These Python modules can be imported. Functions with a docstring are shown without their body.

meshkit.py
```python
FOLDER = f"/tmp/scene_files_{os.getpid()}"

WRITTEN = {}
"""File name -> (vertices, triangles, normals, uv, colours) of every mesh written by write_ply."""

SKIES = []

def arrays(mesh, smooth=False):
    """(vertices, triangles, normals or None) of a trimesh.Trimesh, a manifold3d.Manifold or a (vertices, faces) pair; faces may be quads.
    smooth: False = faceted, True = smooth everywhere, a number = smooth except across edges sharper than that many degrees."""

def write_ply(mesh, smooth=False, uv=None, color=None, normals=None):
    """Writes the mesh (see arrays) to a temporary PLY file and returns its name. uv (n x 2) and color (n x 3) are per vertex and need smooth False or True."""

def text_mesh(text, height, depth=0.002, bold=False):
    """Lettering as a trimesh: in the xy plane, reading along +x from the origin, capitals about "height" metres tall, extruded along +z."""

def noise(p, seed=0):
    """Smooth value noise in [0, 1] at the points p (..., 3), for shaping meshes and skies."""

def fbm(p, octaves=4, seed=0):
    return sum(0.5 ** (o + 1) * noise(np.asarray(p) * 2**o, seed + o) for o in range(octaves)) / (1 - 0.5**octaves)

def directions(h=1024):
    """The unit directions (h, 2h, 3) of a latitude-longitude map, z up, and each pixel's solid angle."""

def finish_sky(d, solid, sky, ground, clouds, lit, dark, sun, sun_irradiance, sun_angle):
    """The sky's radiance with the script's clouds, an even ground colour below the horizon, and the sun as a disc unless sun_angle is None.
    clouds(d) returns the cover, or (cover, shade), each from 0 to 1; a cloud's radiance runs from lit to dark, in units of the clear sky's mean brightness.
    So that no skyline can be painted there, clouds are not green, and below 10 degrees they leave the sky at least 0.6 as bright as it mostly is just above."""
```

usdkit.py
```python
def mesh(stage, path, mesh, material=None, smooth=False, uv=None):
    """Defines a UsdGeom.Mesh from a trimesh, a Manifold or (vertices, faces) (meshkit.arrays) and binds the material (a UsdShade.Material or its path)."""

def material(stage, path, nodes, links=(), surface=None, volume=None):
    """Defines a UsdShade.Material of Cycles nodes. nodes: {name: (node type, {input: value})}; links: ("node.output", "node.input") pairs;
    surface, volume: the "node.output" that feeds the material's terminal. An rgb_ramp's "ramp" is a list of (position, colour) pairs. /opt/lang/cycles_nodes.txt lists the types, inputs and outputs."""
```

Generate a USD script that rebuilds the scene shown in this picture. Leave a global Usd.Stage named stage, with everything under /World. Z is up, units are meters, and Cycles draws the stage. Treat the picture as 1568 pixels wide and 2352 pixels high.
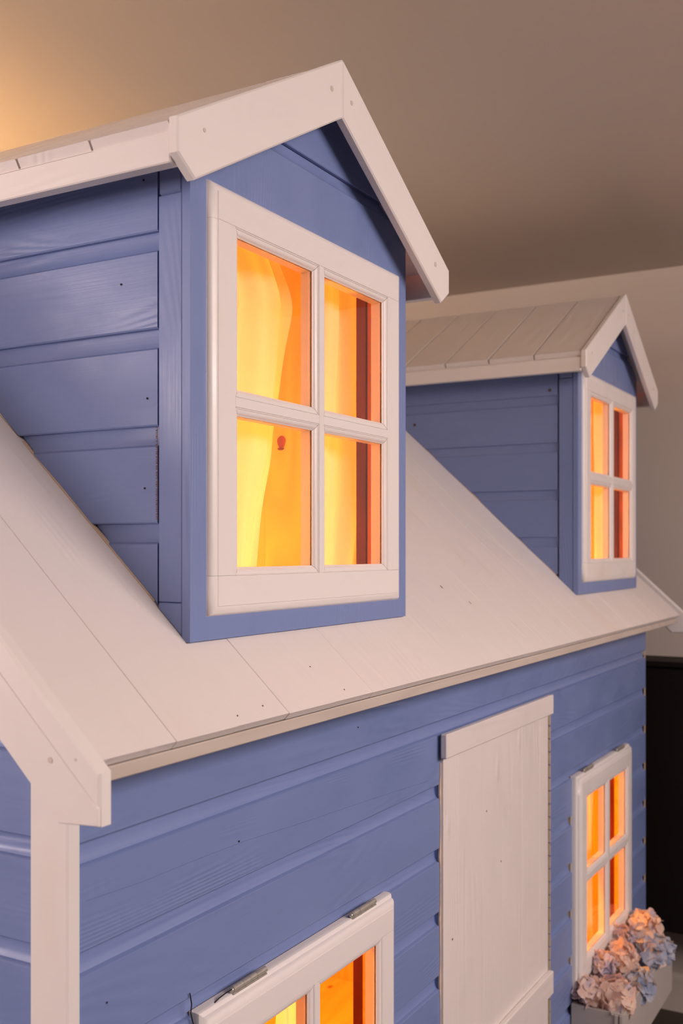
import math, random
import numpy as np
from pxr import Usd, UsdGeom, UsdLux, UsdShade, Gf, Sdf, Vt
from manifold3d import Manifold, CrossSection
from shapely.geometry import Polygon
import meshkit, usdkit

stage = Usd.Stage.CreateInMemory()
UsdGeom.SetStageUpAxis(stage, UsdGeom.Tokens.z)
UsdGeom.SetStageMetersPerUnit(stage, 1.0)
World = UsdGeom.Xform.Define(stage, '/World')
Z0 = 1.55                                  # eye height: shapes below are written relative to it
R = random.Random(7)
NR = np.random.RandomState(7)

# ------------------------------------------------------------------ camera
F_PX, APER = 2409.6, 24.0
cam = UsdGeom.Camera.Define(stage, '/World/camera')
cam.CreateHorizontalApertureAttr(APER)
cam.CreateVerticalApertureAttr(APER * 2352 / 1568)
cam.CreateFocalLengthAttr(F_PX / 1568 * APER)
cam.CreateVerticalApertureOffsetAttr((1264.5 - 1176) / 1568 * APER)
cam.CreateFStopAttr(6.3)
cam.CreateFocusDistanceAttr(1.48)
YAW = math.radians(29.54)
fw = np.array([math.cos(YAW), math.sin(YAW), 0]); rt = np.array([math.sin(YAW), -math.cos(YAW), 0])
CAM = (-0.812, -0.782, Z0)
cam.AddTransformOp().Set(Gf.Matrix4d(rt[0], rt[1], 0, 0, 0, 0, 1, 0, -fw[0], -fw[1], 0, 0, CAM[0], CAM[1], CAM[2], 1))
cam.CreateExposureAttr(0.0)

# ------------------------------------------------------------------ unseen lamps that light the room and the playhouse inside
def light_rect(name, pos, target, w, h, color, power):
    l = UsdLux.RectLight.Define(stage, '/World/' + name)
    l.CreateWidthAttr(w); l.CreateHeightAttr(h); l.CreateColorAttr(Gf.Vec3f(*color)); l.CreateIntensityAttr(power)
    m = Gf.Matrix4d().SetLookAt(Gf.Vec3d(*pos), Gf.Vec3d(*target), Gf.Vec3d(0.01, 1, 0.02)).GetInverse()
    l.AddTransformOp().Set(m)
def light_ball(name, pos, r, color, power):
    l = UsdLux.SphereLight.Define(stage, '/World/' + name)
    l.CreateRadiusAttr(r); l.CreateColorAttr(Gf.Vec3f(*color)); l.CreateIntensityAttr(power)
    l.AddTranslateOp().Set(Gf.Vec3d(*pos))
def light_disk_up(name, pos, r, color, power):
    l = UsdLux.DiskLight.Define(stage, '/World/' + name)
    l.CreateRadiusAttr(r); l.CreateColorAttr(Gf.Vec3f(*color)); l.CreateIntensityAttr(power)
    l.AddTranslateOp().Set(Gf.Vec3d(*pos)); l.AddRotateXOp().Set(180.0)
light_rect('unseen_ceiling_light', (0.60, -2.35, 2.46), (0.65, -1.2, 1.0), 2.4, 1.5, (1.0, 0.82, 0.77), 13.4)  # out of view behind the camera, lights the front and roof
light_rect('unseen_back_left_light', (-1.9, 2.3, 2.05), (0.2, 0.5, 1.75), 1.2, 0.8, (1.0, 0.80, 0.77), 13.0)  # out of view at back left, gives the near cheek its sheen
light_rect('unseen_left_light', (-3.2, 0.7, 1.75), (0.0, 0.4, 1.6), 1.3, 1.1, (1.0, 0.80, 0.77), 11.0)  # soft source out of view, placed to light the left-facing sides
light_disk_up('unseen_uplighter', (0.36, 1.98, 2.20), 0.12, (1.0, 0.61, 0.26), 620.0)  # out of view behind the house, makes the warm glow on the ceiling
GLOW = (1.0, 0.43, 0.03)
light_ball('unseen_dormer_bulb', (0.41, 0.58, Z0 - 0.02), 0.035, GLOW, 400.0)  # hidden from view, lights the near dormer and its curtains
light_ball('unseen_dormer_bulb_far', (0.41 + 1.567, 0.58, Z0 - 0.02), 0.035, GLOW, 400.0)  # hidden from view, lights the far dormer
light_ball('unseen_playroom_bulb', (1.2, 0.8, Z0 - 0.35), 0.05, GLOW, 800.0)  # hidden from view, lights the lower windows from inside

# ------------------------------------------------------------------ materials
def mat(name, nodes, links, surface='p.BSDF'):
    return usdkit.material(stage, '/World/Looks/' + name, nodes, links, surface)

def painted(name, c1, c2, rough, bump=0.25, ring=13.0, stain=None, rvar=0.12, knots=1.2):
    """paint over softwood: the grain's relief follows the piece (primvar grain: metres along, across, through)"""
    n = {
        'g': ('attribute', {'attribute': 'grain'}),
        'm1': ('mapping', {'scale': (0.62, 7.5, 7.5)}),
        'n1': ('noise_texture', {'scale': 1.0, 'detail': 1.2, 'roughness': 0.40}),
        'mul': ('math', {'math_type': 'multiply', 'value2': ring * 3.3 * 6.2832}),
        'sin': ('math', {'math_type': 'sine'}),
        'm2': ('mapping', {'scale': (5, 9, 9), 'location': (3.1, 1.7, 0)}),
        'n2': ('noise_texture', {'scale': 1.0, 'detail': 1.0}),
        'amp': ('map_range', {'from_min': 0.46, 'from_max': 0.70, 'to_min': 0.0, 'to_max': 0.62, 'clamp': True}),
        'rel': ('math', {'math_type': 'multiply'}),
        'm3': ('mapping', {'scale': (6, 300, 300)}),
        'n3': ('noise_texture', {'scale': 1.0, 'detail': 2.0}),
        'fib': ('math', {'math_type': 'multiply_add', 'value2': 0.35}),
        'm4': ('mapping', {'scale': (14, 30, 30)}),
        'n4': ('noise_texture', {'scale': 1.0, 'detail': 3.0}),
        'lump': ('math', {'math_type': 'multiply_add', 'value2': 1.1}),
        'b': ('bump', {'strength': bump, 'distance': 0.0011}),
        'vk': ('mapping', {'scale': (3.4, 8.5, 8.5), 'location': (2, 3, 8)}),
        'vor': ('voronoi_texture', {'scale': 1.0, 'feature': 'f1'}),
        'kn': ('map_range', {'from_min': 0.02, 'from_max': 0.11, 'to_min': knots, 'to_max': 0.0, 'clamp': True}),
        'addk': ('math', {'math_type': 'add'}),
        'm5': ('mapping', {'scale': (6, 11, 11), 'location': (7, 2, 4)}),
        'n5': ('noise_texture', {'scale': 1.0, 'detail': 4.0}),
        'mixc': ('mix_color', {'a': c1, 'b': c2}),
        'rr': ('map_range', {'from_min': 0.3, 'from_max': 0.7, 'to_min': rough - rvar, 'to_max': rough + rvar, 'clamp': True}),
        'p': ('principled_bsdf', {'roughness': rough}),
    }
    l = [('g.vector', 'm1.vector'), ('m1.vector', 'n1.vector'), ('n1.fac', 'mul.value1'), ('mul.value', 'sin.value1'),
         ('g.vector', 'm2.vector'), ('m2.vector', 'n2.vector'), ('n2.fac', 'amp.value'), ('amp.result', 'rel.value1'), ('sin.value', 'rel.value2'),
         ('g.vector', 'm3.vector'), ('m3.vector', 'n3.vector'), ('n3.fac', 'fib.value1'), ('rel.value', 'fib.value3'),
         ('g.vector', 'm4.vector'), ('m4.vector', 'n4.vector'), ('n4.fac', 'lump.value1'), ('fib.value', 'lump.value3'),
         ('g.vector', 'vk.vector'), ('vk.vector', 'vor.vector'), ('vor.distance', 'kn.value'), ('kn.result', 'addk.value1'), ('lump.value', 'addk.value2'), ('addk.value', 'b.height'), ('b.normal', 'p.normal'),
         ('g.vector', 'm5.vector'), ('m5.vector', 'n5.vector'), ('n5.fac', 'mixc.fac'), ('n5.fac', 'rr.value'), ('rr.result', 'p.roughness')]
    out = 'mixc.result'
    if stain:
        n['m6'] = ('mapping', {'scale': (3.2, 9, 9), 'location': (1, 5, 9)})
        n['n6'] = ('noise_texture', {'scale': 1.0, 'detail': 3.0})
        n['sr'] = ('map_range', {'from_min': 0.60, 'from_max': 0.78, 'to_min': 0.0, 'to_max': 0.55, 'clamp': True})
        n['mixs'] = ('mix_color', {'b': stain})
        l += [('g.vector', 'm6.vector'), ('m6.vector', 'n6.vector'), ('n6.fac', 'sr.value'), ('sr.result', 'mixs.fac'), (out, 'mixs.a')]
        out = 'mixs.result'
    l.append((out, 'p.base_color'))
    return mat(name, n, l)

BLUE = painted('blue_paint', (0.168, 0.232, 0.462), (0.185, 0.252, 0.492), 0.40, bump=0.32, ring=12)
WHITE = painted('white_paint', (0.80, 0.765, 0.75), (0.77, 0.73, 0.70), 0.42, bump=0.22, ring=10, stain=(0.74, 0.63, 0.50))
WHITE_SM = painted('white_gloss_paint', (0.80, 0.77, 0.755), (0.785, 0.75, 0.73), 0.36, bump=0.10, ring=7, stain=(0.76, 0.67, 0.56))
ROOFW = painted('white_roof_paint', (0.79, 0.745, 0.725), (0.72, 0.675, 0.65), 0.45, bump=0.46, ring=7, knots=2.2, stain=(0.74, 0.66, 0.56))
BOXP = painted('grey_box_paint', (0.46, 0.425, 0.40), (0.43, 0.395, 0.37), 0.5, bump=0.15, ring=8)
DOORW = painted('white_door_paint', (0.79, 0.74, 0.72), (0.76, 0.705, 0.675), 0.42, bump=0.45, ring=6, knots=4.0, stain=(0.75, 0.66, 0.57))

def pine(name, light, dark, rough=0.5):
    n = {
        'g': ('attribute', {'attribute': 'grain'}),
        'm1': ('mapping', {'scale': (1.2, 7, 7)}),
        'n1': ('noise_texture', {'scale': 1.0, 'detail': 1.5, 'roughness': 0.45}),
        'mul': ('math', {'math_type': 'multiply', 'value2': 75.0}),
        'sin': ('math', {'math_type': 'sine'}),
        'mr': ('map_range', {'from_min': -1, 'from_max': 1, 'to_min': 0, 'to_max': 0.5}),
        'mix': ('mix_color', {'a': light, 'b': dark}),
        'vm': ('mapping', {'scale': (4.2, 7, 7)}),
        'v': ('voronoi_texture', {'scale': 1.0, 'feature': 'f1'}),
        'kn': ('map_range', {'from_min': 0.03, 'from_max': 0.085, 'to_min': 1.0, 'to_max': 0.0, 'clamp': True}),
        'mixk': ('mix_color', {'b': (0.16, 0.045, 0.015)}),
        'p': ('principled_bsdf', {'roughness': rough, 'specular_ior_level': 0.12}),
    }
    l = [('g.vector', 'm1.vector'), ('m1.vector', 'n1.vector'), ('n1.fac', 'mul.value1'), ('mul.value', 'sin.value1'), ('sin.value', 'mr.value'),
         ('mr.result', 'mix.fac'), ('g.vector', 'vm.vector'), ('vm.vector', 'v.vector'), ('v.distance', 'kn.value'), ('kn.result', 'mixk.fac'),
         ('mix.result', 'mixk.a'), ('mixk.result', 'p.base_color')]
    return mat(name, n, l)
PINE = pine('raw_pine', (0.80, 0.46, 0.10), (0.68, 0.33, 0.06))
PINED = pine('shaded_dark_pine', (0.17, 0.030, 0.004), (0.07, 0.010, 0.002))  # studs: unlit shade put into the colour; also rod and knot streak
KNOT = pine('knot_wood', (0.26, 0.060, 0.010), (0.12, 0.025, 0.005))
PINER = pine('red_pine', (0.46, 0.13, 0.012), (0.28, 0.07, 0.006))
BATTEN = pine('bare_batten', (0.54, 0.475, 0.42), (0.46, 0.40, 0.35))
RAWEDGE = pine('weathered_wood', (0.70, 0.55, 0.42), (0.56, 0.42, 0.30))

def plain(name, color, rough=0.5, metallic=0.0, **kw):
    return mat(name, {'p': ('principled_bsdf', {'base_color': color, 'roughness': rough, 'metallic': metallic, **kw})}, [])
def wallpaint(name, c, scale=260.0, bump=0.06):
    return mat(name, {'t': ('geometry', {}), 'n': ('noise_texture', {'scale': scale, 'detail': 2.0}), 'b': ('bump', {'strength': bump, 'distance': 0.001}),
                      'n2': ('noise_texture', {'scale': 0.9, 'detail': 2.0}), 'mx': ('mix_color', {'a': c, 'b': tuple(x * 0.95 for x in c)}),
                      'p': ('principled_bsdf', {'roughness': 0.75})},
               [('t.position', 'n.vector'), ('n.fac', 'b.height'), ('b.normal', 'p.normal'), ('t.position', 'n2.vector'), ('n2.fac', 'mx.fac'), ('mx.result', 'p.base_color')])
WALLM = wallpaint('wall_paint', (0.60, 0.53, 0.475))
WALLD = wallpaint('dark_unseen_wall_paint', (0.33, 0.285, 0.255))  # unseen walls made darker to cut the light they bounce
CEILM = wallpaint('ceiling_paint', (0.61, 0.55, 0.49))
SKIRT = plain('skirting_paint', (0.62, 0.56, 0.50), 0.4)
FLOORM = mat('dark_floor_boards', {'t': ('geometry', {}), 'm': ('mapping', {'scale': (1.5, 22, 1)}), 'n': ('noise_texture', {'scale': 1.0, 'detail': 3.0}),
             'mx': ('mix_color', {'a': (0.020, 0.014, 0.011), 'b': (0.035, 0.024, 0.018)}), 'p': ('principled_bsdf', {'roughness': 0.45})},
             [('t.position', 'm.vector'), ('m.vector', 'n.vector'), ('n.fac', 'mx.fac'), ('mx.result', 'p.base_color')])
BLACKM = mat('black_lacquer', {'t': ('geometry', {}), 'n': ('noise_texture', {'scale': 6.0, 'detail': 2.0}),
             'mx': ('mix_color', {'a': (0.0065, 0.0042, 0.0036), 'b': (0.009, 0.006, 0.0045)}), 'p': ('principled_bsdf', {'roughness': 0.6, 'specular_ior_level': 0.2})},
             [('t.position', 'n.vector'), ('n.fac', 'mx.fac'), ('mx.result', 'p.base_color')])
STEEL = mat('zinc_steel', {'t': ('geometry', {}), 'n': ('noise_texture', {'scale': 90.0, 'detail': 3.0}),
            'r': ('map_range', {'from_min': 0.3, 'from_max': 0.7, 'to_min': 0.22, 'to_max': 0.5, 'clamp': True}),
            'p': ('principled_bsdf', {'base_color': (0.50, 0.48, 0.43), 'metallic': 0.55})},
            [('t.position', 'n.vector'), ('n.fac', 'r.value'), ('r.result', 'p.roughness')])
BRASS = mat('tarnished_brass', {'t': ('geometry', {}), 'n': ('noise_texture', {'scale': 120.0, 'detail': 3.0}),
            'mx': ('mix_color', {'a': (0.46, 0.37, 0.26), 'b': (0.66, 0.58, 0.46)}), 'p': ('principled_bsdf', {'metallic': 0.35, 'roughness': 0.45})},
            [('t.position', 'n.vector'), ('n.fac', 'mx.fac'), ('mx.result', 'p.base_color')])
SCREW = plain('painted_screw', (0.60, 0.54, 0.47), 0.45)
SCREWD = plain('rusty_screw', (0.10, 0.055, 0.035), 0.6)
FIBRE = plain('torn_fibre', (0.17, 0.10, 0.065), 0.8)
DARKGAP = plain('dark_crack', (0.015, 0.011, 0.010), 0.9)
GLASS = mat('window_glass', {'fr': ('fresnel', {'IOR': 1.45}), 'sc': ('math', {'math_type': 'multiply', 'value2': 0.14}), 't': ('transparent_bsdf', {'color': (0.97, 0.97, 0.96)}),
            'gl': ('glossy_bsdf', {'roughness': 0.02, 'color': (1, 1, 1)}), 'm': ('mix_closure', {})},
            [('fr.fac', 'sc.value1'), ('sc.value', 'm.fac'), ('t.BSDF', 'm.closure1'), ('gl.BSDF', 'm.closure2')], 'm.closure')
CURT = mat('cream_curtain_cloth', {'t': ('geometry', {}), 'm': ('mapping', {'scale': (900, 900, 900)}), 'n': ('noise_texture', {'scale': 1.0, 'detail': 1.0}),
           'mx': ('mix_color', {'a': (0.86, 0.82, 0.74), 'b': (0.95, 0.91, 0.83)}), 'd': ('diffuse_bsdf', {}), 'tr': ('translucent_bsdf', {}), 'm2': ('mix_closure', {'fac': 0.62})},
           [('t.position', 'm.vector'), ('m.vector', 'n.vector'), ('n.fac', 'mx.fac'), ('mx.result', 'd.color'), ('mx.result', 'tr.color'), ('d.BSDF', 'm2.closure1'), ('tr.BSDF', 'm2.closure2')], 'm2.closure')
def petal(name, a, b):
    return mat(name, {'o': ('geometry', {}), 'n': ('noise_texture', {'scale': 45.0, 'detail': 2.0}), 'mr': ('map_range', {'from_min': 0.35, 'from_max': 0.65, 'clamp': True}),
               'mx': ('mix_color', {'a': a, 'b': b}), 'd': ('diffuse_bsdf', {}), 'tr': ('translucent_bsdf', {}), 'm2': ('mix_closure', {'fac': 0.42})},
               [('o.position', 'n.vector'), ('n.fac', 'mr.value'), ('mr.result', 'mx.fac'), ('mx.result', 'd.color'), ('mx.result', 'tr.color'), ('d.BSDF', 'm2.closure1'), ('tr.BSDF', 'm2.closure2')], 'm2.closure')
PEACH = petal('peach_petal', (0.92, 0.66, 0.55), (0.96, 0.82, 0.72))
BLUEP = petal('blue_petal', (0.36, 0.43, 0.60), (0.66, 0.68, 0.78))
MAUVE = petal('mauve_petal', (0.60, 0.57, 0.72), (0.94, 0.74, 0.65))
STEM = plain('stem_green', (0.10, 0.14, 0.05), 0.6)

# ------------------------------------------------------------------ helpers
_used = {}
def path_for(parent, name):
    p = '/World' if parent is None else str(parent.GetPath())
    k = _used.get((p, name), 0); _used[(p, name)] = k + 1
    return f'{p}/{name}' + (f'_{k:03d}' if k else '')
def data(prim, **kw):
    for k, v in kw.items():
        if v: prim.SetCustomDataByKey(k, v)
def xf(name, parent=None, **kw):
    x = UsdGeom.Xform.Define(stage, path_for(parent, name)).GetPrim(); data(x, **kw); return x
def tri(m):
    if hasattr(m, 'to_mesh'):
        t = m.to_mesh(); return np.array(t.vert_properties[:, :3], float), np.array(t.tri_verts, int)
    return np.array(m[0], float), np.array(m[1], int)
def emit(parent, name, m, material, along=(1, 0, 0), across=(0, 0, 1), smooth=30, dz=Z0, **kw):
    """ONE Mesh prim; carries the primvar that tells paint and wood which way the piece's grain runs"""
    v, f = tri(m)
    v = v + (0, 0, dz)
    v, f, n = meshkit.arrays((v, f), smooth)
    p = path_for(parent, name)
    me = usdkit.mesh(stage, p, (v, f), None, False)
    if n is not None:
        me.CreateNormalsAttr(Vt.Vec3fArray.FromNumpy(n.astype(np.float32))); me.SetNormalsInterpolation('vertex')
    a = np.array(along, float); a /= np.linalg.norm(a); b = np.array(across, float); b = b if abs(a @ b) < .98 * np.linalg.norm(b) else np.array((0.93, 0.37, 0.05)); b -= a * (a @ b); b /= np.linalg.norm(b); c = np.cross(a, b)
    off = NR.rand(3) * 37.0
    g = np.stack([v @ a, v @ b, v @ c], 1) + off
    UsdGeom.PrimvarsAPI(me).CreatePrimvar('grain', Sdf.ValueTypeNames.Float3Array, 'vertex').Set(Vt.Vec3fArray.FromNumpy(g.astype(np.float32)))
    UsdShade.MaterialBindingAPI.Apply(me.GetPrim()).Bind(material)
    data(me.GetPrim(), **kw)
    return me.GetPrim()
def ccw(p):
    p = [tuple(map(float, q)) for q in p]
    a = sum(p[i][0] * p[(i + 1) % len(p)][1] - p[(i + 1) % len(p)][0] * p[i][1] for i in range(len(p)))
    return p if a > 0 else p[::-1]
def place(m, O, ea, eb, ed):
    return m.transform(np.stack([np.array(ea, float), np.array(eb, float), np.array(ed, float), np.array(O, float)], 1))
def sweep(prof, L, O, ea, eb, ed):
    """profile in (ea, eb), drawn out by L along ed"""
    return place(Manifold.extrude(CrossSection([ccw(prof)]), L), O, ea, eb, ed)
def prism(poly, t, b, O, ea, eb, ed):
    """a convex outline with thickness t and edges chamfered by b"""
    P = Polygon(ccw(poly)); I = P.buffer(-b, join_style=2)
    o = np.array(P.exterior.coords)[:-1]; i = np.array(I.exterior.coords)[:-1]
    pts = np.vstack([np.c_[i, np.zeros(len(i))], np.c_[i, np.full(len(i), t)], np.c_[o, np.full(len(o), b)], np.c_[o, np.full(len(o), t - b)]])
    return place(Manifold.hull_points(pts), O, ea, eb, ed)
def box(x0, x1, y0, y1, z0, z1, b=0.001):
    p = []
    for sx in (0, 1):
        for sy in (0, 1):
            for sz in (0, 1):
                X = (x0 + b, x1 - b)[sx]; Y = (y0 + b, y1 - b)[sy]; Z = (z0 + b, z1 - b)[sz]
                p += [((x0, x1)[sx], Y, Z), (X, (y0, y1)[sy], Z), (X, Y, (z0, z1)[sz])]
    return Manifold.hull_points(np.array(p))
def block(x0, x1, y0, y1, z0, z1):
    return Manifold.cube((x1 - x0, y1 - y0, z1 - z0)).translate((x0, y0, z0))
def cyl(p0, p1, r, n=14, r2=None):
    p0 = np.array(p0, float); d = np.array(p1, float) - p0; L = np.linalg.norm(d); d /= L
    u = np.cross(d, (0, 0, 1) if abs(d[2]) < .9 else (1, 0, 0)); u /= np.linalg.norm(u)
    return place(Manifold.cylinder(L, r, r if r2 is None else r2, n), p0, u, np.cross(d, u), d)
def tube(pts, r, n=7):
    pts = np.array(pts, float); T = np.gradient(pts, axis=0); T /= np.linalg.norm(T, axis=1)[:, None]
    V = []; F = []
    for i, (p, t) in enumerate(zip(pts, T)):
        u = np.cross(t, (0.1, 0.9, 0.3)); u /= np.linalg.norm(u); w = np.cross(t, u)
        for k in range(n):
            a = 2 * math.pi * k / n; V.append(p + r * (math.cos(a) * u + math.sin(a) * w))
    for i in range(len(pts) - 1):
        for k in range(n):
            a, b = i * n + k, i * n + (k + 1) % n; F += [(a, b, b + n), (a, b + n, a + n)]
    V += [pts[0], pts[-1]]; m = len(pts) * n
    for k in range(n):
        F += [(m, (k + 1) % n, k), (m + 1, m - n + k, m - n + (k + 1) % n)]
    return np.array(V), np.array(F)
def above(m, t, c):                       # keep z > t*y + c
    return m.trim_by_plane((0, -t, 1), c / 1.0) if False else m.trim_by_plane(np.array((0, -t, 1)) / math.hypot(t, 1), c / math.hypot(t, 1))
def below(m, t, c):
    return m.trim_by_plane(np.array((0, t, -1)) / math.hypot(t, 1), -c / math.hypot(t, 1))

# ------------------------------------------------------------------ the room
def struct(name, m, material, **kw):
    return emit(None, name, m, material, kind='structure', **kw)
XW, XL, YB, YF, H = 2.827, -3.3, 3.3, -4.2, 2.509
struct('floor', block(XL, XW, YF, YB, -0.1, 0.0), FLOORM, dz=0, smooth=False, label='dark floor beside the playhouse', category='floor')
struct('ceiling', block(XL, XW, YF, YB, H, H + 0.1), CEILM, dz=0, smooth=False, label='plain matt ceiling above the playhouse', category='ceiling')
struct('wall_right', block(XW, XW + 0.1, YF, YB, 0, H), WALLM, dz=0, smooth=False, label='plain beige wall past the far end of the playhouse', category='wall')
struct('wall_left', block(XL - 0.1, XL, YF, YB, 0, H), WALLD, dz=0, smooth=False, label='plain unseen darkened wall left of the playhouse', category='wall')
struct('wall_back', block(XL, XW, YB, YB + 0.1, 0, H), WALLD, dz=0, smooth=False, label='plain unseen darkened wall in back of the playhouse', category='wall')
struct('wall_front', block(XL, XW, YF - 0.1, YF, 0, H), WALLD, dz=0, smooth=False, label='plain unseen darkened wall facing the playhouse front', category='wall')
struct('baseboard_right', sweep([(0, 0), (0.016, 0), (0.016, 0.105), (0.010, 0.118), (0.004, 0.125), (0, 0.125)], YB - YF, (XW, YF, 0), (-1, 0, 0), (0, 0, 1), (0, 1, 0)),
       SKIRT, dz=0, label='pale skirting board at the foot of the beige wall', category='baseboard')
# black wall-hung cabinet past the end of the house
cb = xf('wall_cabinet', label='black wall-hung cabinet past the far end of the playhouse', category='cabinet')
cx0 = XW - 0.18
emit(cb, 'body', box(cx0 + 0.018, XW, -1.75, 0.55, -1.232, -0.377, 0.002), BLACKM)
emit(cb, 'top', box(cx0 - 0.004, XW, -1.76, 0.56, -0.376, -0.358, 0.002), BLACKM)
for k in range(3):
    emit(cb, 'door', box(cx0, cx0 + 0.017, -1.748 + k * 0.766, -1.748 + k * 0.766 + 0.762, -1.230, -0.382, 0.002), BLACKM)

# ------------------------------------------------------------------ the playhouse
house = xf('playhouse', label='pale blue timber playhouse with white plank roof, two dormers and lit windows', category='playhouse')
T, E_, ZE = 0.9233, 0.0931, -0.1993
RC = ZE + T * E_                                    # roof: z = T*y + RC
NT = math.hypot(T, 1); US = np.array([0, 1 / NT, T / NT]); UN = np.array([0, -T / NT, 1 / NT])
XR, DEPTH, YRIDGE = 2.478, 1.74, 0.87
ZRIDGE = T * YRIDGE + RC
DX = 1.567
DORM = (0.0, DX)

def shiplap(P, dk=1.0):
    pr = [(-.0015, 0), (0, .0018), (0, P - .0262), (-.0012 * dk, P - .0250), (-.0040 * dk, P - .0240)]
    for k in range(1, 6):
        a = k / 5 * math.pi / 2
        pr.append((-.0040 * dk - .0062 * dk * math.sin(a), P - .0240 + .0185 * (1 - math.cos(a))))
    pr += [(-.0104 * dk - .0001, P + .004), (-.0165, P + .004), (-.0165, .0055), (-.0100 * dk, .0055), (-.0100 * dk, 0)]
    return pr
def lap_board(O, out, along, L, P, dk=1.0):
    return sweep(shiplap(P, dk), L, O, out, (0, 0, 1), along)

# --- front wall
PF = 0.1153
JT = -0.309
WINS = ((0.202, 0.717), (1.722, 2.238))             # lower windows, x
WZ = (-1.083, -0.558)
DOOR = (0.929, 1.552); DTOP = -0.340
fwall = xf('front_wall', house)
cut = [block(a + 0.001, b - 0.001, -.1, .1, WZ[0] + .002, WZ[1] - .002) for a, b in WINS] + [block(DOOR[0] + .004, DOOR[1] - .004, -.1, .1, -1.6, DTOP)]
cutter = cut[0] + cut[1] + cut[2]
for k in range(-1, 12):
    zb = JT - PF * k
    z1 = zb + PF
    m = lap_board((0.0022 + NR.uniform(0, .0012), NR.uniform(-.0006, .0006), zb), (0, -1, 0), (1, 0, 0), XR - 0.0038, PF)
    m = below(m, T, RC - 0.0113 * NT)
    if zb < -1.55: m = m - block(-1, 4, -1, 1, -3, -1.548)
    m = m - cutter
    if k == 1:                                       # one board has split along its length
        pts = [(0.02, -.371), (0.113, -.3755), (0.21, -.376), (0.311, -.378), (0.45, -.386), (0.62, -.394), (0.88, -.408)]
        for a, b in zip(pts[:-1], pts[1:]):
            m = m - Manifold.hull_points(np.array([(a[0], -.001, a[1] - .0007), (a[0], -.001, a[1] + .0007), (a[0], .0013, a[1]), (b[0], -.001, b[1] - .0007), (b[0], -.001, b[1] + .0007), (b[0], .0013, b[1])]))
    parts = m.decompose()
    for q in parts:
        if q.volume() > 1e-6: emit(fwall, 'board', q, BLUE)
for px, pz in ((0.045, -0.262), (0.30, -0.375), (0.052, -0.490), (0.62, -0.275)):
    emit(fwall, 'nail_hole', cyl((px, -.0006, pz), (px, .003, pz), .0012, 8), DARKGAP)
# --- gable ends
for side, xo, sx in (('left', 0.0, -1), ('right', XR, 1)):
    g = xf('gable_wall', house)
    zb = JT - PF * 11
    while zb < ZRIDGE:
        out = (sx, 0, 0)
        along = (0, 1, 0)
        y0 = .0458
        m = lap_board((xo + sx * 0.0 - sx * .006, y0, zb), out, along, DEPTH - 2 * y0, PF)
        m = below(m, T, RC - 0.0113 * NT); m = below(m, -T, RC - 0.0113 * NT + 2 * T * YRIDGE)
        if zb < -1.55: m = m - block(-1, 4, -1, 4, -3, -1.548)
        if m.volume() > 1e-6: emit(g, 'board', m, BLUE, (0, 1, 0))
        zb += PF
    x0, x1 = sorted((xo, xo + sx * .0195))
    for ya, yb_ in ((-.0118, .0415), (DEPTH - .0415, DEPTH + .0118)) if side == 'left' else ():
        m = box(x0, x1, ya, yb_, -1.548, 0.2, .002)
        m = below(m, T, RC - 0.0113 * NT); m = below(m, -T, RC - 0.0113 * NT + 2 * T * YRIDGE)
        emit(house, 'corner_post', m, WHITE, (0, 0, 1), (0, 1, 0))
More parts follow.
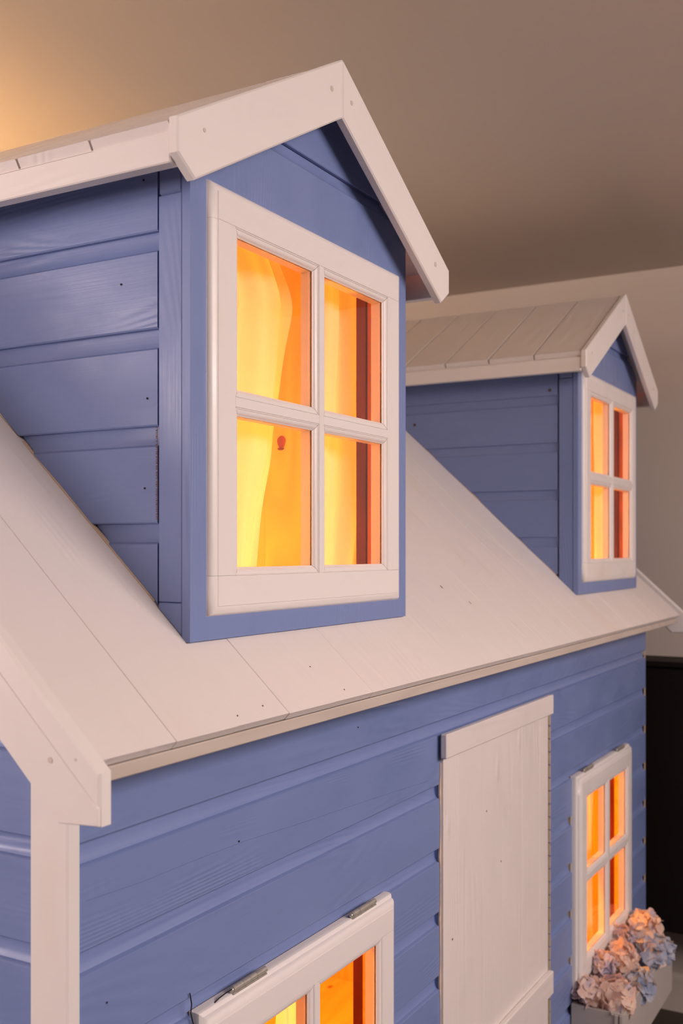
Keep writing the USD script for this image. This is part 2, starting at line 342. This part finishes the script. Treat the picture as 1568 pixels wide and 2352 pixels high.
# back wall: plain boards
bw = xf('back_wall', house)
for k in range(-1, 12):
    zb = JT - PF * k
    m = lap_board((XR - .001, DEPTH, zb), (0, 1, 0), (-1, 0, 0), XR - .002, PF)
    m = below(m, -T, RC - 0.0113 * NT + 2 * T * YRIDGE)
    if zb < -1.55: m = m - block(-1, 4, -1, 4, -3, -1.548)
    emit(bw, 'board', m, BLUE)
# raw pine lining inside
def lining(parent, m, along=(0, 0, 1), across=(0, 1, 0), mt=None): emit(parent, 'lining_board', m, mt or PINE, along, across)
ins = xf('inner_lining', house)
for k in range(14):
    ya = 0.02 + k * 0.1215
    for xx in (0.0185, XR - .0265):
        m = box(xx, xx + .008, ya, ya + .1205, -1.54, ZRIDGE, .001)
        m = below(m, T, RC - 0.02 * NT); m = below(m, -T, RC - 0.02 * NT + 2 * T * YRIDGE)
        lining(ins, m)
fl = block(.03, XR - .03, .0172, .0225, -1.53, -.13)  # unseen sealing panel, placed to stop inside light leaking past the boards
fl = below(fl, T, RC - .013 * NT)
for a, b in WINS: fl = fl - block(a + .04, b - .04, -1, 1, WZ[0] + .04, WZ[1] - .04)
for a, b in WINS:
    fl = fl + (block(a + .002, b - .002, .0048, .0173, WZ[0] + .003, WZ[1] - .003) - block(a + .04, b - .04, -1, 1, WZ[0] + .04, WZ[1] - .04))  # rings behind the frames, also there to block leaking light
emit(ins, 'lining_board', fl, PINE)
emit(fwall, 'end_strip', box(XR - .0026, XR - .0011, .0012, .0050, -1.54, -.215, .0003), RAWEDGE)
for k in range(20):
    xa = 0.03 + k * 0.1208
    lining(ins, box(xa, xa + .120, DEPTH - .029, DEPTH - .021, -1.54, RC, .001), (0, 0, 1), (1, 0, 0))
emit(ins, 'floor_panel', block(0.03, XR - .03, 0.03, DEPTH - .03, -1.545, -1.53), PINE)
for (xa, xb) in ((0.0275, .075), (XR - .075, XR - .0275)):
    emit(ins, 'stud', box(xa, xb, .018, .06, -1.53, -.19, .002), PINED, (0, 0, 1))
for a, b in WINS:
    for xa, xb in ((a - .04, a + .006), (b - .006, b + .042)):
        emit(ins, 'stud', box(xa, xb, .0175, .06, -1.53, -.19, .002), PINED, (0, 0, 1))

TD = 0.572
CXD, ZAP = .488, .699
def under(m, s, cx, gap=.0132):
    L_ = math.hypot(1, TD)
    return m.trim_by_plane(np.array((-s * TD, 0, -1)) / L_, -(ZAP - .003 + s * TD * cx) / L_ + gap)
# --- main roof planks
roof = xf('roof', house)
PW = 0.1098
holes = [under(under(block(d + .214, d + .762, .012, .80, -.5, 1.5), 1, d + CXD, .008), -1, d + CXD, .008) for d in DORM]
def plank_prof(w, t, b):                              # across x, through n ; V joint
    return [(0, -t), (0, -b), (b, 0), (w - b, 0), (w, -b), (w, -t)]
xs = [-.066] + [0.0555 + PW * k for k in range(24)]
xs = [x for x in xs if x < XR + .030] + [XR + .046]
LS = (YRIDGE + E_) * NT
for a, b in zip(xs[:-1], xs[1:]):
    t = .011
    dz = NR.uniform(-.00012, .00012)
    m = sweep(plank_prof(b - a, t, .0005), LS, np.array([a, -E_ + NR.uniform(-.0008, .0008), ZE]) + UN * dz, (1, 0, 0), UN, US)
    for h in holes: m = m - h
    for q in m.decompose():
        if q.volume() > 1e-6: emit(roof, 'plank', q, ROOFW, US, (1, 0, 0))
    m2 = m if False else sweep(plank_prof(b - a, t, .0005), LS, np.array([b, 2 * YRIDGE + E_, ZE]), (-1, 0, 0), UN * (1, -1, 1), US * (1, -1, 1))
    emit(roof, 'plank', m2, ROOFW, US * (1, -1, 1), (1, 0, 0))
for yy in (-.0882, 2 * YRIDGE + .0882 - .016):
    emit(roof, 'eave_batten', box(-.060, XR + .040, yy, yy + .016, -.2232, -.2085, .0012), BATTEN)
# nicks in the roof paint
def on_roof(x, y): return np.array([x, y, T * y + RC])
for x, y, l in ((1.041, .047, .007), (1.099, .012, .007)):
    c = on_roof(x, y) + UN * .00015
    m = sweep([(-.0012, -.0004), (.0012, -.0004), (.0012, .0002), (-.0012, .0002)], l, c - US * l / 2, (1, 0, 0), UN, US)
    emit(roof, 'nick', m, SCREWD)
for x, y in ((.399, -.047), (.431, -.082), (.179, -.083), (.237, -.079)):
    c = on_roof(x, y); emit(roof, 'nail', cyl(c - UN * .001, c + UN * .0003, .0011, 8), SCREWD)
# --- barge boards of the main gables
for xo in (-.084, XR + .066):
    for mir in (0, 1):
        yy = lambda y: y if not mir else 2 * YRIDGE - y
        top = lambda y: -.2035 + T * (y + .113)
        poly = [(-.1145, top(-.1145)), (YRIDGE, top(YRIDGE)), (YRIDGE, top(YRIDGE) - .099), (-.064, -.2575), (-.1145, -.2545)]
        m = prism([(yy(y), z) for y, z in poly], .018, .0028, (xo, 0, 0), (0, 1, 0), (0, 0, 1), (1, 0, 0))
        lo = [(-.1135, top(-.1135) - .033), (YRIDGE, top(YRIDGE) - .033), (YRIDGE, top(YRIDGE) - .098), (-.064, -.2565), (-.1135, -.2535)]
        m = m + prism([(yy(y), z) for y, z in lo], .012, .0008, (xo - .0012 if xo < 0 else xo + .0072, 0, 0), (0, 1, 0), (0, 0, 1), (1, 0, 0))
        emit(house, 'bargeboard', m, WHITE, US if not mir else US * (1, -1, 1), (0, 0, 1))
        if not mir and xo < 0:
            emit(house, 'screw', cyl((xo - .0018, -.054, -.198), (xo + .002, -.054, -.198), .0030, 12), SCREW)
            emit(house, 'screw', cyl((xo - .0003, -.085, -.195), (xo + .002, -.085, -.195), .0015, 10), SCREW)

# --- windows -----------------------------------------------------------------
def make_window(name, x0, z0, W, Hh, yf, hinged):
    """frame with four lights; yf is the front face, depth runs into the wall"""
    w = xf(name, house)
    P = lambda a, d, c: (x0 + a, yf + d, z0 + c)
    sw, bd, fd = .049, .010, .026
    def rail_prof(inner):
        # (across from outer edge, depth): ogee outside, square inside with a lip that holds the glass
        return [(-.006, fd), (-.006, .0165), (-.0045, .0125), (-.002, .0105), (.0, .0095), (.0012, .0060), (.0040, .0030), (.0085, .0013), (.0115, .0011), (.0123, 0),
                (inner - .0008, 0), (inner, .0008), (inner, .0095), (inner + bd, .0095), (inner + bd, fd)]
    yi = (0, 1, 0)
    # stiles
    for s in (0, 1):
        ex = (1, 0, 0) if s == 0 else (-1, 0, 0)
        m = sweep(rail_prof(sw), Hh - .0015, (x0 + (0 if s == 0 else W), yf, z0 + .00075), ex, yi, (0, 0, 1))
        m = m - block(x0 - 1, x0 + W + 1, yf - .001, yf + .1, z0 - 1, z0 + .0498) - block(x0 - 1, x0 + W + 1, yf - .001, yf + .1, z0 + Hh - .0472, z0 + Hh + 1)
        m = m - block(x0 + .02, x0 + W - .02, yf + .0090, yf + 1, z0 - 1, z0 + .058) - block(x0 + .02, x0 + W - .02, yf + .0090, yf + 1, z0 + Hh - .055, z0 + Hh + 1)
        emit(w, 'stile', m, WHITE_SM, (0, 0, 1), (1, 0, 0))
    for s, hh in ((0, .0495), (1, .0470)):
        ez = (0, 0, 1) if s == 0 else (0, 0, -1)
        m = sweep(rail_prof(hh), W + .012, (x0 - .006, yf, z0 + (0 if s == 0 else Hh)), ez, yi, (1, 0, 0))
        # the ends are moulded like the outside edge
        for e in (0, 1):
            pr = rail_prof(hh)[:10]
            pr = pr + [(.0123, -.02), (-.05, -.02), (-.05, fd)]
            sx_ = (1, 0, 0) if e == 0 else (-1, 0, 0)
            m = m - sweep(pr, Hh, (x0 + (0 if e == 0 else W), yf, z0 - .02 - Hh + .08 if s == 0 else z0 + Hh - .075), sx_, yi, (0, 0, 1)).translate((0, 0, 0)) if True else m
        za, zb_ = (z0 + hh, z0 + .3) if s == 0 else (z0 + Hh - .3, z0 + Hh - hh)
        m = m - block(x0 - 1, x0 + sw, yf - 1, yf + 1, za, zb_) - block(x0 + W - sw, x0 + W + 1, yf - 1, yf + 1, za, zb_)
        emit(w, 'rail', m, WHITE_SM, (1, 0, 0), (0, 0, 1))
    xc = x0 + .2615 * W / .521
    zc = z0 + .269 * Hh / .537
    fl = .0065
    zi0, zi1, xi0, xi1 = z0 + .0495, z0 + Hh - .047, x0 + sw, x0 + W - sw
    bar = [(-fl, 0.0006), (-fl + .0006, 0), (fl - .0006, 0), (fl, .0006), (fl, .0095), (fl + bd, .0095), (fl + bd, fd - .001), (-fl - bd, fd - .001), (-fl - bd, .0095), (-fl, .0095)]
    m = sweep(bar, zi1 - zi0 - .0002, (xc, yf, zi0 + .0001), (1, 0, 0), yi, (0, 0, 1))
    m = m - block(x0, x0 + W, yf + .0085, yf + 1, z0 - 1, zi0 + .010) - block(x0, x0 + W, yf + .0085, yf + 1, zi1 - .010, z0 + Hh + 1)
    emit(w, 'glazing_bar', m, WHITE_SM, (0, 0, 1), (1, 0, 0))
    for a, b in ((xi0, xc - fl), (xc + fl, xi1)):
        m = sweep(bar, b - a - .0004, (a + .0002, yf + .0004, zc), (0, 0, 1), yi, (1, 0, 0))
        m = m - block(a - 1, a + bd, yf + .0085, yf + 1, -5, 5) - block(b - bd, b + 1, yf + .0085, yf + 1, -5, 5)
        emit(w, 'glazing_bar', m, WHITE_SM, (1, 0, 0), (0, 0, 1))
    # beads, mitred, and panes
    prof = [(0, .0008), (.0012, .0008), (.0018, .0018), (.0046, .0022), (.0070, .0034), (.0083, .0052), (.0090, .0054), (.0100, .0064), (.0100, .0075), (0, .0075)]
    for a, b in ((xi0, xc - fl), (xc + fl, xi1)):
        for c, d in ((zi0, zc - fl), (zc + fl, zi1)):
            for e in range(4):
                ex, ez = (b - a), (d - c)
                if e == 0: O, u, al, L = (a, c), (1, 0), (0, 1), ez       # left, inward +x
                if e == 1: O, u, al, L = (b, d), (-1, 0), (0, -1), ez
                if e == 2: O, u, al, L = (b, c), (0, 1), (-1, 0), ex      # bottom
                if e == 3: O, u, al, L = (a, d), (0, -1), (1, 0), ex
                u3 = np.array((u[0], 0, u[1]), float); a3 = np.array((al[0], 0, al[1]), float)
                O3 = np.array((O[0], yf, O[1]), float)
                m = sweep([(.0002 + p, q) for p, q in prof], L, O3, u3, yi, a3)
                n1 = (a3 - u3) / math.sqrt(2); m = m.trim_by_plane(n1, float(n1 @ O3) + .0003)
                n2 = (-a3 - u3) / math.sqrt(2); m = m.trim_by_plane(n2, float(n2 @ (O3 + a3 * L)) + .0003)
                emit(w, 'glazing_bead', m, WHITE_SM, a3, u3)
            emit(w, 'pane', block(a + .002, b - .002, yf + .0077, yf + .0092, c + .002, d - .002), GLASS, smooth=False)
    if hinged:
        for hx in (.064, .375):
            hb = xf('hinge', house)
            zt = z0 + Hh + .0098
            for k, (p, q) in enumerate(((0, .021), (.0215, .052), (.0525, .075))):
                emit(hb, 'knuckle', cyl((x0 + hx + p, yf + .0125, zt), (x0 + hx + q, yf + .0125, zt), .0042, 16), STEEL, smooth=40)
            emit(hb, 'pin', Manifold.sphere(.0036, 12).translate((x0 + hx - .001, yf + .0125, zt)), STEEL, smooth=True)
            emit(hb, 'leaf', box(x0 + hx, x0 + hx + .075, yf + .0090, yf + .0200, zt - .0062, zt - .0038, .0004), STEEL)
    return w
for d in DORM:
    make_window('dormer_window', d + .2265, -.081, .521, .537, -.0126, False)
for a, b in WINS:
    make_window('hinged_window', a + .006, WZ[0] + .006, b - a - .012, WZ[1] - WZ[0] - .012, -.0215, True)

# --- door --------------------------------------------------------------------
door = xf('door', house)
jx = [.932, 1.001, 1.116, 1.231, 1.346, 1.461, 1.520]
for a, b in zip(jx[:-1], jx[1:]):
    m = sweep([(.0002, .018), (.0002, .0008), (.0012, 0), (b - a - .0012, 0), (b - a - .0002, .0008), (b - a - .0002, .018)], 1.16, (a, -.006 + NR.uniform(-.0003, .0003), -1.50), (1, 0, 0), (0, 1, 0), (0, 0, 1))
    emit(door, 'plank', m, DOORW, (0, 0, 1), (1, 0, 0))
for z0_, z1_ in ((-.3745, -.3305), (-1.016, -.964), (-1.50, -1.45)):
    emit(door, 'rail', box(.9185, 1.5225, -.0185, -.0062, z0_, z1_, .0018), DOORW, (1, 0, 0))
emit(door, 'hinge_leaf', block(1.5205, 1.5475, -.0012, .0080, -1.48, -.3755), FIBRE)
hg = []
z = -.377
while z > -1.47:
    hg.append(cyl((1.5325, -.0035, z), (1.5325, -.0035, z - .0255), .0046, 8)); z -= .0300
m = hg[0]
for q in hg[1:]: m = m + q
emit(door, 'piano_hinge', m, BRASS, smooth=40, label='tarnished metal strip hinge')
for x, zz in ((1.140, -.517), (.972, -.717), (1.220, -.637)):
    emit(door, 'nail', cyl((x, -.0066, zz), (x, -.004, zz), .0020, 8), SCREWD)
emit(door, 'jamb', box(DOOR[0] - .0002, DOOR[0] + .0028, .0008, .0168, -1.50, DTOP - .002, .0003), BLUE, (0, 0, 1), (0, 1, 0))
# splintered raw edge along the closing side of the door opening
pts = [(DOOR[0] - .001, z_) for z_ in np.linspace(-.385, -1.5, 60)]
poly = [(DOOR[0] + .004, -.385)] + [(DOOR[0] + .0010 - abs(math.cos((z_ + .321) / PF * math.pi)) ** 8 * .0035 - R.random() * .0012, z_) for _, z_ in pts] + [(DOOR[0] + .004, -1.5)]
emit(door, 'raw_edge', sweep([(x, z_) for x, z_ in poly], .0030, (0, -.0010, 0), (1, 0, 0), (0, 0, 1), (0, 1, 0)), RAWEDGE)

# dark crack lines, drawn as thin tubes, by the near hinged window
wx = WINS[0][0]
emit(house, 'dark_line', tube([(.195, -.002, -.532), (.1965, -.0035, -.545), (.1955, -.003, -.556), (.199, -.004, -.570), (.198, -.0035, -.585)], .0008), DARKGAP)
emit(house, 'dark_line', tube([(.229, -.004, -.5665), (.236, -.006, -.560), (.246, -.008, -.5555), (.256, -.010, -.5530), (.268, -.012, -.5515)], .0008), DARKGAP)

# --- dormers -----------------------------------------------------------------
TD = 0.572
CXD, ZAP = .488, .699
YBG = -.048
for di, d in enumerate(DORM):
    D = xf('dormer', house)
    cx = d + CXD
    xl, xr = d + .194, d + .782
    zroof = lambda x: ZAP - .003 - TD * abs(x - cx)
    # gable panel: an upper board, and the panel round the window
    inner = block(d + .2275, d + .7475, -1, 1, -.078, .4545)
    zj = .560
    pan = Manifold.extrude(CrossSection([ccw([(xl, -.1105), (xr, -.1105), (xr, zroof(xr) - .0155), (cx + (ZAP - .0185 - zj) / TD, zj), (cx - (ZAP - .0185 - zj) / TD, zj), (xl, zroof(xl) - .0155)])]), .012)
    pan = place(pan, (0, .009, 0), (1, 0, 0), (0, 0, 1), (0, -1, 0)) - inner
    # cove along the top of the lower board
    cv = Manifold.extrude(CrossSection([ccw([(-.010, zj - .020), (-.003, zj - .020), (.0005, zj - .016), (.0028, zj - .008), (.0032, zj + .01), (-.010, zj + .01)])]), 1.2)
    pan = pan - place(cv, (cx - .6, 0, 0), (0, 1, 0), (0, 0, 1), (1, 0, 0))
    emit(D, 'front_panel', pan, BLUE, (0.05, 0, 1), (1, 0, 0))
    tp = prism([(cx - (ZAP - .0185 - zj) / TD + .001, zj + .0006), (cx + (ZAP - .0185 - zj) / TD - .001, zj + .0006), (cx, ZAP - .0190)], .012, .001, (0, .0085, 0), (1, 0, 0), (0, 0, 1), (0, -1, 0))
    emit(D, 'front_panel', tp, BLUE)
    # cheeks
    for s, xo in ((-1, xl), (1, xr)):
        PC = .12
        for k in range(-2, 6):
            zb = .3935 - PC * k
            ofs = NR.uniform(-.0006, .0006)
            m = lap_board((xo + (.004 + ofs) * -s, .0503, zb), (s, 0, 0), (0, 1, 0), .80, PC, .72 if di == 0 else .42)
            m = above(m, T, RC + .0012)
            m = under(m, s, cx, .0135)
            if di == 1 and k == 4: m = m - block(-1, 4, -1, .2, -1, -.060)       # the lowest board was broken short
            if m.volume() > 2e-7: emit(D, 'board', m, BLUE, (0, 1, 0))
        if di == 1 and s < 0:
            m = above(box(xo + .012, xo + .020, .052, .12, -.12, -.058, .001), T, RC + .001)
            emit(D, 'filler_block', m, BLUE, (0, 0, 1))
        xa, xb = sorted((xo + s * -.001, xo + s * -.019))
        m = box(xa, xb, .0098, .0462, -.0629 if di == 0 else -.13, .4338, .0012)
        m = above(m, T, RC + .0008)
        emit(D, 'corner_post', m, BLUE, (0, 0, 1), (0, 1, 0))
        emit(D, 'post_block', box(xa, xb, .0098, .0466, .4345, .478, .003), BLUE, (0, 1, 0))
        if di == 0:
            m = above(box(xa, xb, .0098, .0462, -.13, -.0635, .0012), T, RC + .0008)
            emit(D, 'post_block', m, BLUE, (0, 1, 0))
        # raw lining and studs inside
        for k in range(7):
            ya = .05 + k * .106
            xi = xo - s * .024
            m = box(min(xi, xi - s * .006), max(xi, xi - s * .006), ya, ya + .1059, -.30, .60, .0002)
            m = under(m, s, cx, .0200)
            emit(D, 'lining_board', m, PINE, (0, 0, 1), (0, 1, 0))
            cl_ = np.array([s, 0, -TD]) / math.hypot(1, TD); cn_ = np.array([s * TD, 0, 1]) / math.hypot(1, TD)
            m = prism([(0, 0), (.335, 0), (.335, .105), (0, .105)], .005, .0008, np.array((cx, ya, ZAP - .003)) - cn_ * .0192, cl_, (0, 1, 0), cn_)
            m = above(m.trim_by_plane((s, 0, 0), s * cx - .0004), T, RC - .02)
            if m.volume() > 1e-7: emit(D, 'lining_board', m, PINE, cl_, (0, 1, 0))
        xs_ = xo - s * .0805
        xa, xb = sorted((xs_, xo - s * .020))
        emit(D, 'stud', above(box(xa, xb, .0145, .0275, -.12, .47, .0012), T, RC - .05), PINER, (0, 0, 1))
        emit(D, 'stud', above(box(xa + s * .001, xb + s * .001, .0305, .049, -.12, .47, .0012), T, RC - .05), PINED, (0, 0, 1))
    # unpainted sliver where each cheek meets the roof
    for s, xo in ((-1, xl), (1, xr)):
        us = np.linspace(.055, .60, 90)
        wv = [-.0003 + .0024 * max(0, meshkit.noise(np.array([[y * 14, di * 5.0, 1.0]]), 3)[0] - .35) * 1.8 for y in us]
        P2 = [(y * NT, 0) for y in us] + [(y * NT, w_ + .0003) for y, w_ in zip(us[::-1], wv[::-1])]
        m = sweep(P2, .006, (xo + s * -.0035, 0, RC) if s < 0 else (xo - .0025, 0, RC), US, UN, (1, 0, 0))
        emit(D, 'raw_edge', m, RAWEDGE, US, (1, 0, 0))
    if di == 0:
        ring = [(.0085 * math.cos(a_) * (1 + .1 * math.sin(3 * a_)), .0115 * math.sin(a_)) for a_ in np.linspace(0, 2 * math.pi, 25)[:-1]]
        emit(D, 'knot', sweep(ring, .0012, (xr - .0307, .2265, .192), (0, 1, 0), (0, 0, 1), (1, 0, 0)), KNOT, (0, 0, 1), (0, 1, 0), label='dark reddish pine knot')
        emit(D, 'knot', sweep([(p * .8 + .001, q * .22 - .012) for p, q in ring], .0011, (xr - .0310, .2265, .192), (0, 1, 0), (0, 0, 1), (1, 0, 0)), PINED, (0, 0, 1), (0, 1, 0), label='dark reddish pine knot')
    # fibre of the torn board ends in the gap by the post
    if di == 0:
        fz = []
        for k in range(60):
            zz = .150 - k * .0019
            fz.append(cyl((xl - .0002, .0462, zz), (xl + .001, .0498, zz - .001 + R.random() * .002), .0006, 5))
        m = Manifold.batch_boolean(fz, __import__('manifold3d').OpType.Add)
        emit(D, 'wood_fibre', m, FIBRE, kind='stuff', label='torn brown wood fibres in the gap')
    # roof planks run from the ridge down to the eaves
    pw = .1195
    for s in (-1, 1):
        ed = np.array([s, 0, -TD]); Ls = math.hypot(1, TD); ed = ed / Ls
        en = np.array([s * TD, 0, 1]) / Ls
        y = -.034
        while y < YRIDGE - .001:
            y2 = min(-.034 + pw * round((y - -.034) / pw + 1), YRIDGE + .0)
            w = y2 - y
            b = .0022
            prof = [(.0002, -.013), (.0002, -.0120), (.0017, -.0120), (.0017, -b), (b + .0003, 0), (w - b - .0003, 0), (w - .0017, -b), (w - .0017, -.0120), (w - .0002, -.0120), (w - .0002, -.013)]
            L = .372 * Ls + NR.uniform(-.0006, .0006)
            m = sweep(prof, L, (cx, y, ZAP - .003 + NR.uniform(-.0004, .0004)), (0, 1, 0), en, ed)
            m = m.trim_by_plane((s, 0, 0), s * cx - .0004)
            m = above(m, T, RC - .004)
            if m.volume() > 1e-7: emit(D, 'roof_plank', m, ROOFW, ed, (0, 1, 0))
            y = y2
        # fascia under the plank ends
        xe = cx + s * .370
        xa, xb = sorted((xe, xe - s * .018))
        m = above(box(xa, xb, -.0335, .70, .4365, .4860, .0014), T, RC)
        m = under(m, s, cx)
        emit(D, 'fascia', m, WHITE, (0, 1, 0))
        # barge board
        poly = [(cx, ZAP), (cx + s * .374, ZAP - TD * .374), (cx + s * .374, .4445), (cx + s * .342, .4225), (cx, .6155)]
        m = prism(poly, .014, .0022, (0, -.034, 0), (1, 0, 0), (0, 0, 1), (0, -1, 0)) if False else prism(poly, .014, .0022, (0, YBG, 0), (1, 0, 0), (0, 0, 1), (0, 1, 0))
        m = m.trim_by_plane((s, 0, 0), s * (cx + s * .00015))
        emit(D, 'bargeboard', m, WHITE, ed, (0, 0, 1))
    for sx_, sz_, rr in ((-.032, .645, .0040), (.025, .646, .0036), (.316, .482, .0042), (-.325, .485, .0026)):
        emit(D, 'screw', cyl((cx + sx_, YBG - .0005, sz_), (cx + sx_, YBG + .002, sz_), rr, 12), SCREW)
    holes_ = ((.070, .077), (.066, .188), (.072, .459), (.108, .334)) if di == 0 else ((.071, .407), (.45, .341))
    for y, zz in holes_:
        rr = .0013 if di == 0 else .0042
        emit(D, 'nail_hole' if di == 0 else 'screw', cyl((xl + .0032, y, zz), (xl + .006, y, zz), rr, 10), DARKGAP if di == 0 else SCREWD)

# ------------------------------------------------------------------ curtains
def curtain(name, x0, y, xl_pts, xr_pts, z0, z1, label, phase=0.0, amp=.010, folds=2.2, group=None):
    """xl_pts / xr_pts: (z, x) of the two edges; a soft drape with a bent-over top"""
    zs = np.linspace(z1, z0, 60); ss = np.linspace(0, 1, 44)
    xlz = np.interp(-zs, [-p[0] for p in xl_pts], [p[1] for p in xl_pts]); xrz = np.interp(-zs, [-p[0] for p in xr_pts], [p[1] for p in xr_pts])
    k = np.hanning(9); k /= k.sum()
    sm = lambda a: np.convolve(np.pad(a, 4, mode='edge'), k, 'valid')
    xlz, xrz = sm(xlz), sm(xrz)
    V = []
    for i, z_ in enumerate(zs):
        for s in ss:
            ph = 2 * math.pi * (folds * s + phase + .10 * math.sin(9 * z_ + 3 * s))
            yy = y + amp * math.sin(ph) + .35 * amp * math.sin(2.3 * ph + 7 * z_) - .010 * max(0, s - .93) / .07
            V.append((x0 + xlz[i] + (xrz[i] - xlz[i]) * s, yy, z_))
    n = len(ss); F = []
    for i in range(len(zs) - 1):
        for j in range(n - 1):
            a = i * n + j; F += [(a, a + n, a + n + 1), (a, a + n + 1, a + 1)]
    p = xf(name, label=label, category='curtain', group=group)
    emit(p, 'cloth', (np.array(V), np.array(F)), CURT, (0, 0, 1), (1, 0, 0), smooth=True)
    zt = z1 - .002
    emit(p, 'rod', cyl((x0 + xlz[0] - .005, y, zt + .003), (x0 + xrz[0] + .005, y, zt + .003), .003, 10), PINED)
LR = [(.43, .470), (.40, .500), (.368, .523), (.30, .504), (.22, .489), (.184, .477), (.13, .470), (.065, .448), (-.022, .431), (-.10, .418)]
RR = [(.43, .741), (.366, .739), (.30, .731), (.241, .724), (.20, .735), (.186, .742), (.098, .741), (.04, .728), (-.018, .712), (-.10, .70)]
for d, w in ((0.0, 'near'), (DX, 'far')):
    curtain('curtain', d, .060, [(.43, .262), (-.10, .262)], LR, -.10, .45, f'cream curtain drawn to the left side of the {w} dormer window', .1)
    curtain('curtain', d, .062, [(.43, .590), (.2, .585), (-.10, .575)], RR, -.10, .45, f'cream curtain hanging at the right side of the {w} dormer window', .35, amp=.008, folds=1.5)
for a, w in ((WINS[0][0], 'near'), (WINS[1][0], 'far')):
    curtain('curtain', a, .075, [(-.55, .05), (-1.1, .05)], [(-.55, .20), (-.75, .19), (-.9, .15), (-1.1, .13)], -1.10, -.54, f'cream curtain at the left side of the {w} lower window', .2)
    curtain('curtain', a, .075, [(-.55, .30), (-1.1, .31)], [(-.55, .40), (-.75, .405), (-.9, .40), (-1.1, .41)], -1.10, -.54, f'cream curtain at the right side of the {w} lower window', .5, amp=.008, folds=1.5)

# ------------------------------------------------------------------ flower box
fb = xf('flower_box', label='pale painted wooden flower box under the far lower window', category='flower box')
fx0, fx1, fy = 1.705, 2.232, -.132
emit(fb, 'front_panel', box(fx0, fx1, fy, fy + .012, -1.243, -1.112, .0015), BOXP)
for xx in (fx0 + .0005, fx1 - .0125):
    emit(fb, 'end_panel', box(xx, xx + .012, fy + .0122, -.002, -1.243, -1.112, .0015), BOXP, (0, 1, 0))
emit(fb, 'back_panel', box(fx0 + .013, fx1 - .013, -.0135, -.002, -1.243, -1.112, .0015), BOXP)
emit(fb, 'base', box(fx0 + .013, fx1 - .013, fy + .0125, -.014, -1.243, -1.231, .001), BOXP)
for yy in (fy + .006, fy + .018):
    emit(fb, 'corner_strip', box(fx0 - .0045, fx0, yy - .004, yy + .004, -1.243, -1.115, .001), BOXP, (0, 0, 1))

def petal_mesh(c, nrm, up, r, rng):
    """one broad cupped petal"""
    n = np.array(nrm, float); n /= np.linalg.norm(n); u = np.array(up, float); u -= n * (n @ u); u /= np.linalg.norm(u); s = np.cross(n, u)
    top = []
    for k in range(9):
        a = 2 * math.pi * k / 9
        rad = 1 + .12 * math.sin(3 * a + rng.random() * 6)
        pu = .52 + .50 * math.cos(a) * rad; ps = .55 * math.sin(a) * rad
        lift = .30 * pu * pu - .18 * abs(ps) + .10 * math.sin(4 * a + rng.random() * 6)
        top.append(c + r * (u * pu + s * ps + n * lift))
    mid = c + r * (u * .5 + n * .02)
    V = [mid] + [p for p in top]
    F = [(0, 1 + k, 1 + (k + 1) % 9) for k in range(9)]
    return V, F
blooms = [((1.742, -.040, -1.092), .044, PEACH, 'small peach hydrangea bloom tucked into the near end of the box by the wall', 30),
          ((1.762, -.094, -1.104), .068, PEACH, 'peach hydrangea bloom at the near front corner of the flower box', 44),
          ((1.905, -.118, -1.118), .046, BLUEP, 'blue hydrangea bloom hanging over the box front beside the nearest peach bloom', 30),
          ((2.045, -.108, -1.082), .052, BLUEP, 'large blue hydrangea bloom at the middle of the box front edge', 34),
          ((1.955, -.062, -1.073), .048, PEACH, 'peach hydrangea bloom in the middle of the flower box', 32),
          ((1.850, -.036, -1.062), .040, MAUVE, 'mauve hydrangea bloom against the window frame behind the nearest peach bloom', 26),
          ((2.040, -.040, -1.058), .044, MAUVE, 'mauve hydrangea bloom against the window frame halfway along the box', 28),
          ((2.160, -.115, -1.108), .044, BLUEP, 'blue hydrangea bloom at the far front corner of the flower box', 28),
          ((2.180, -.066, -1.066), .056, PEACH, 'peach hydrangea bloom at the far end of the flower box', 40)]
for c, r, mt, lab, nf in blooms:
    rng = random.Random(int(c[0] * 1000))
    b = xf('hydrangea', label=lab, category='flower', group='hydrangeas in the flower box')
    c = np.array(c)
    emit(b, 'stem', tube(np.linspace(c, (c[0], min(max(c[1], -.105), -.03), -1.225), 6), .0022, 6), STEM)
    for k in range(nf):
        zz = 1 - 1.55 * (k + .5) / nf; a = k * 2.399963 + rng.random() * .4
        q = math.sqrt(max(0, 1 - zz * zz)); nn = np.array([q * math.cos(a), q * math.sin(a), zz])
        cc = c + nn * r * (.62 + .20 * rng.random())
        if cc[1] > -.012: cc[1] = -.012 - rng.random() * .004
        V, F = [], []
        up0 = np.cross(nn, (rng.uniform(-1, 1), rng.uniform(-1, 1), rng.uniform(-1, 1)))
        tl = nn + .5 * np.array([rng.uniform(-1, 1), rng.uniform(-1, 1), rng.uniform(-1, 1)])
        for j in range(4):
            aa = j * math.pi / 2 + rng.uniform(-.2, .2)
            n_ = tl / np.linalg.norm(tl); u_ = up0 - n_ * (n_ @ up0); u_ /= np.linalg.norm(u_)
            dirn = math.cos(aa) * u_ + math.sin(aa) * np.cross(n_, u_)
            v, f = petal_mesh(cc, n_ + .15 * dirn, dirn, .0215 * (.85 + .35 * rng.random()), rng)
            F += [tuple(x + len(V) for x in t) for t in f]; V += v
        V = np.array(V); V[:, 1] = np.minimum(V[:, 1], -.0005)
        emit(b, 'floret', (V, np.array(F)), (mt if rng.random() < .8 else (PEACH if mt is BLUEP else MAUVE)), smooth=True)
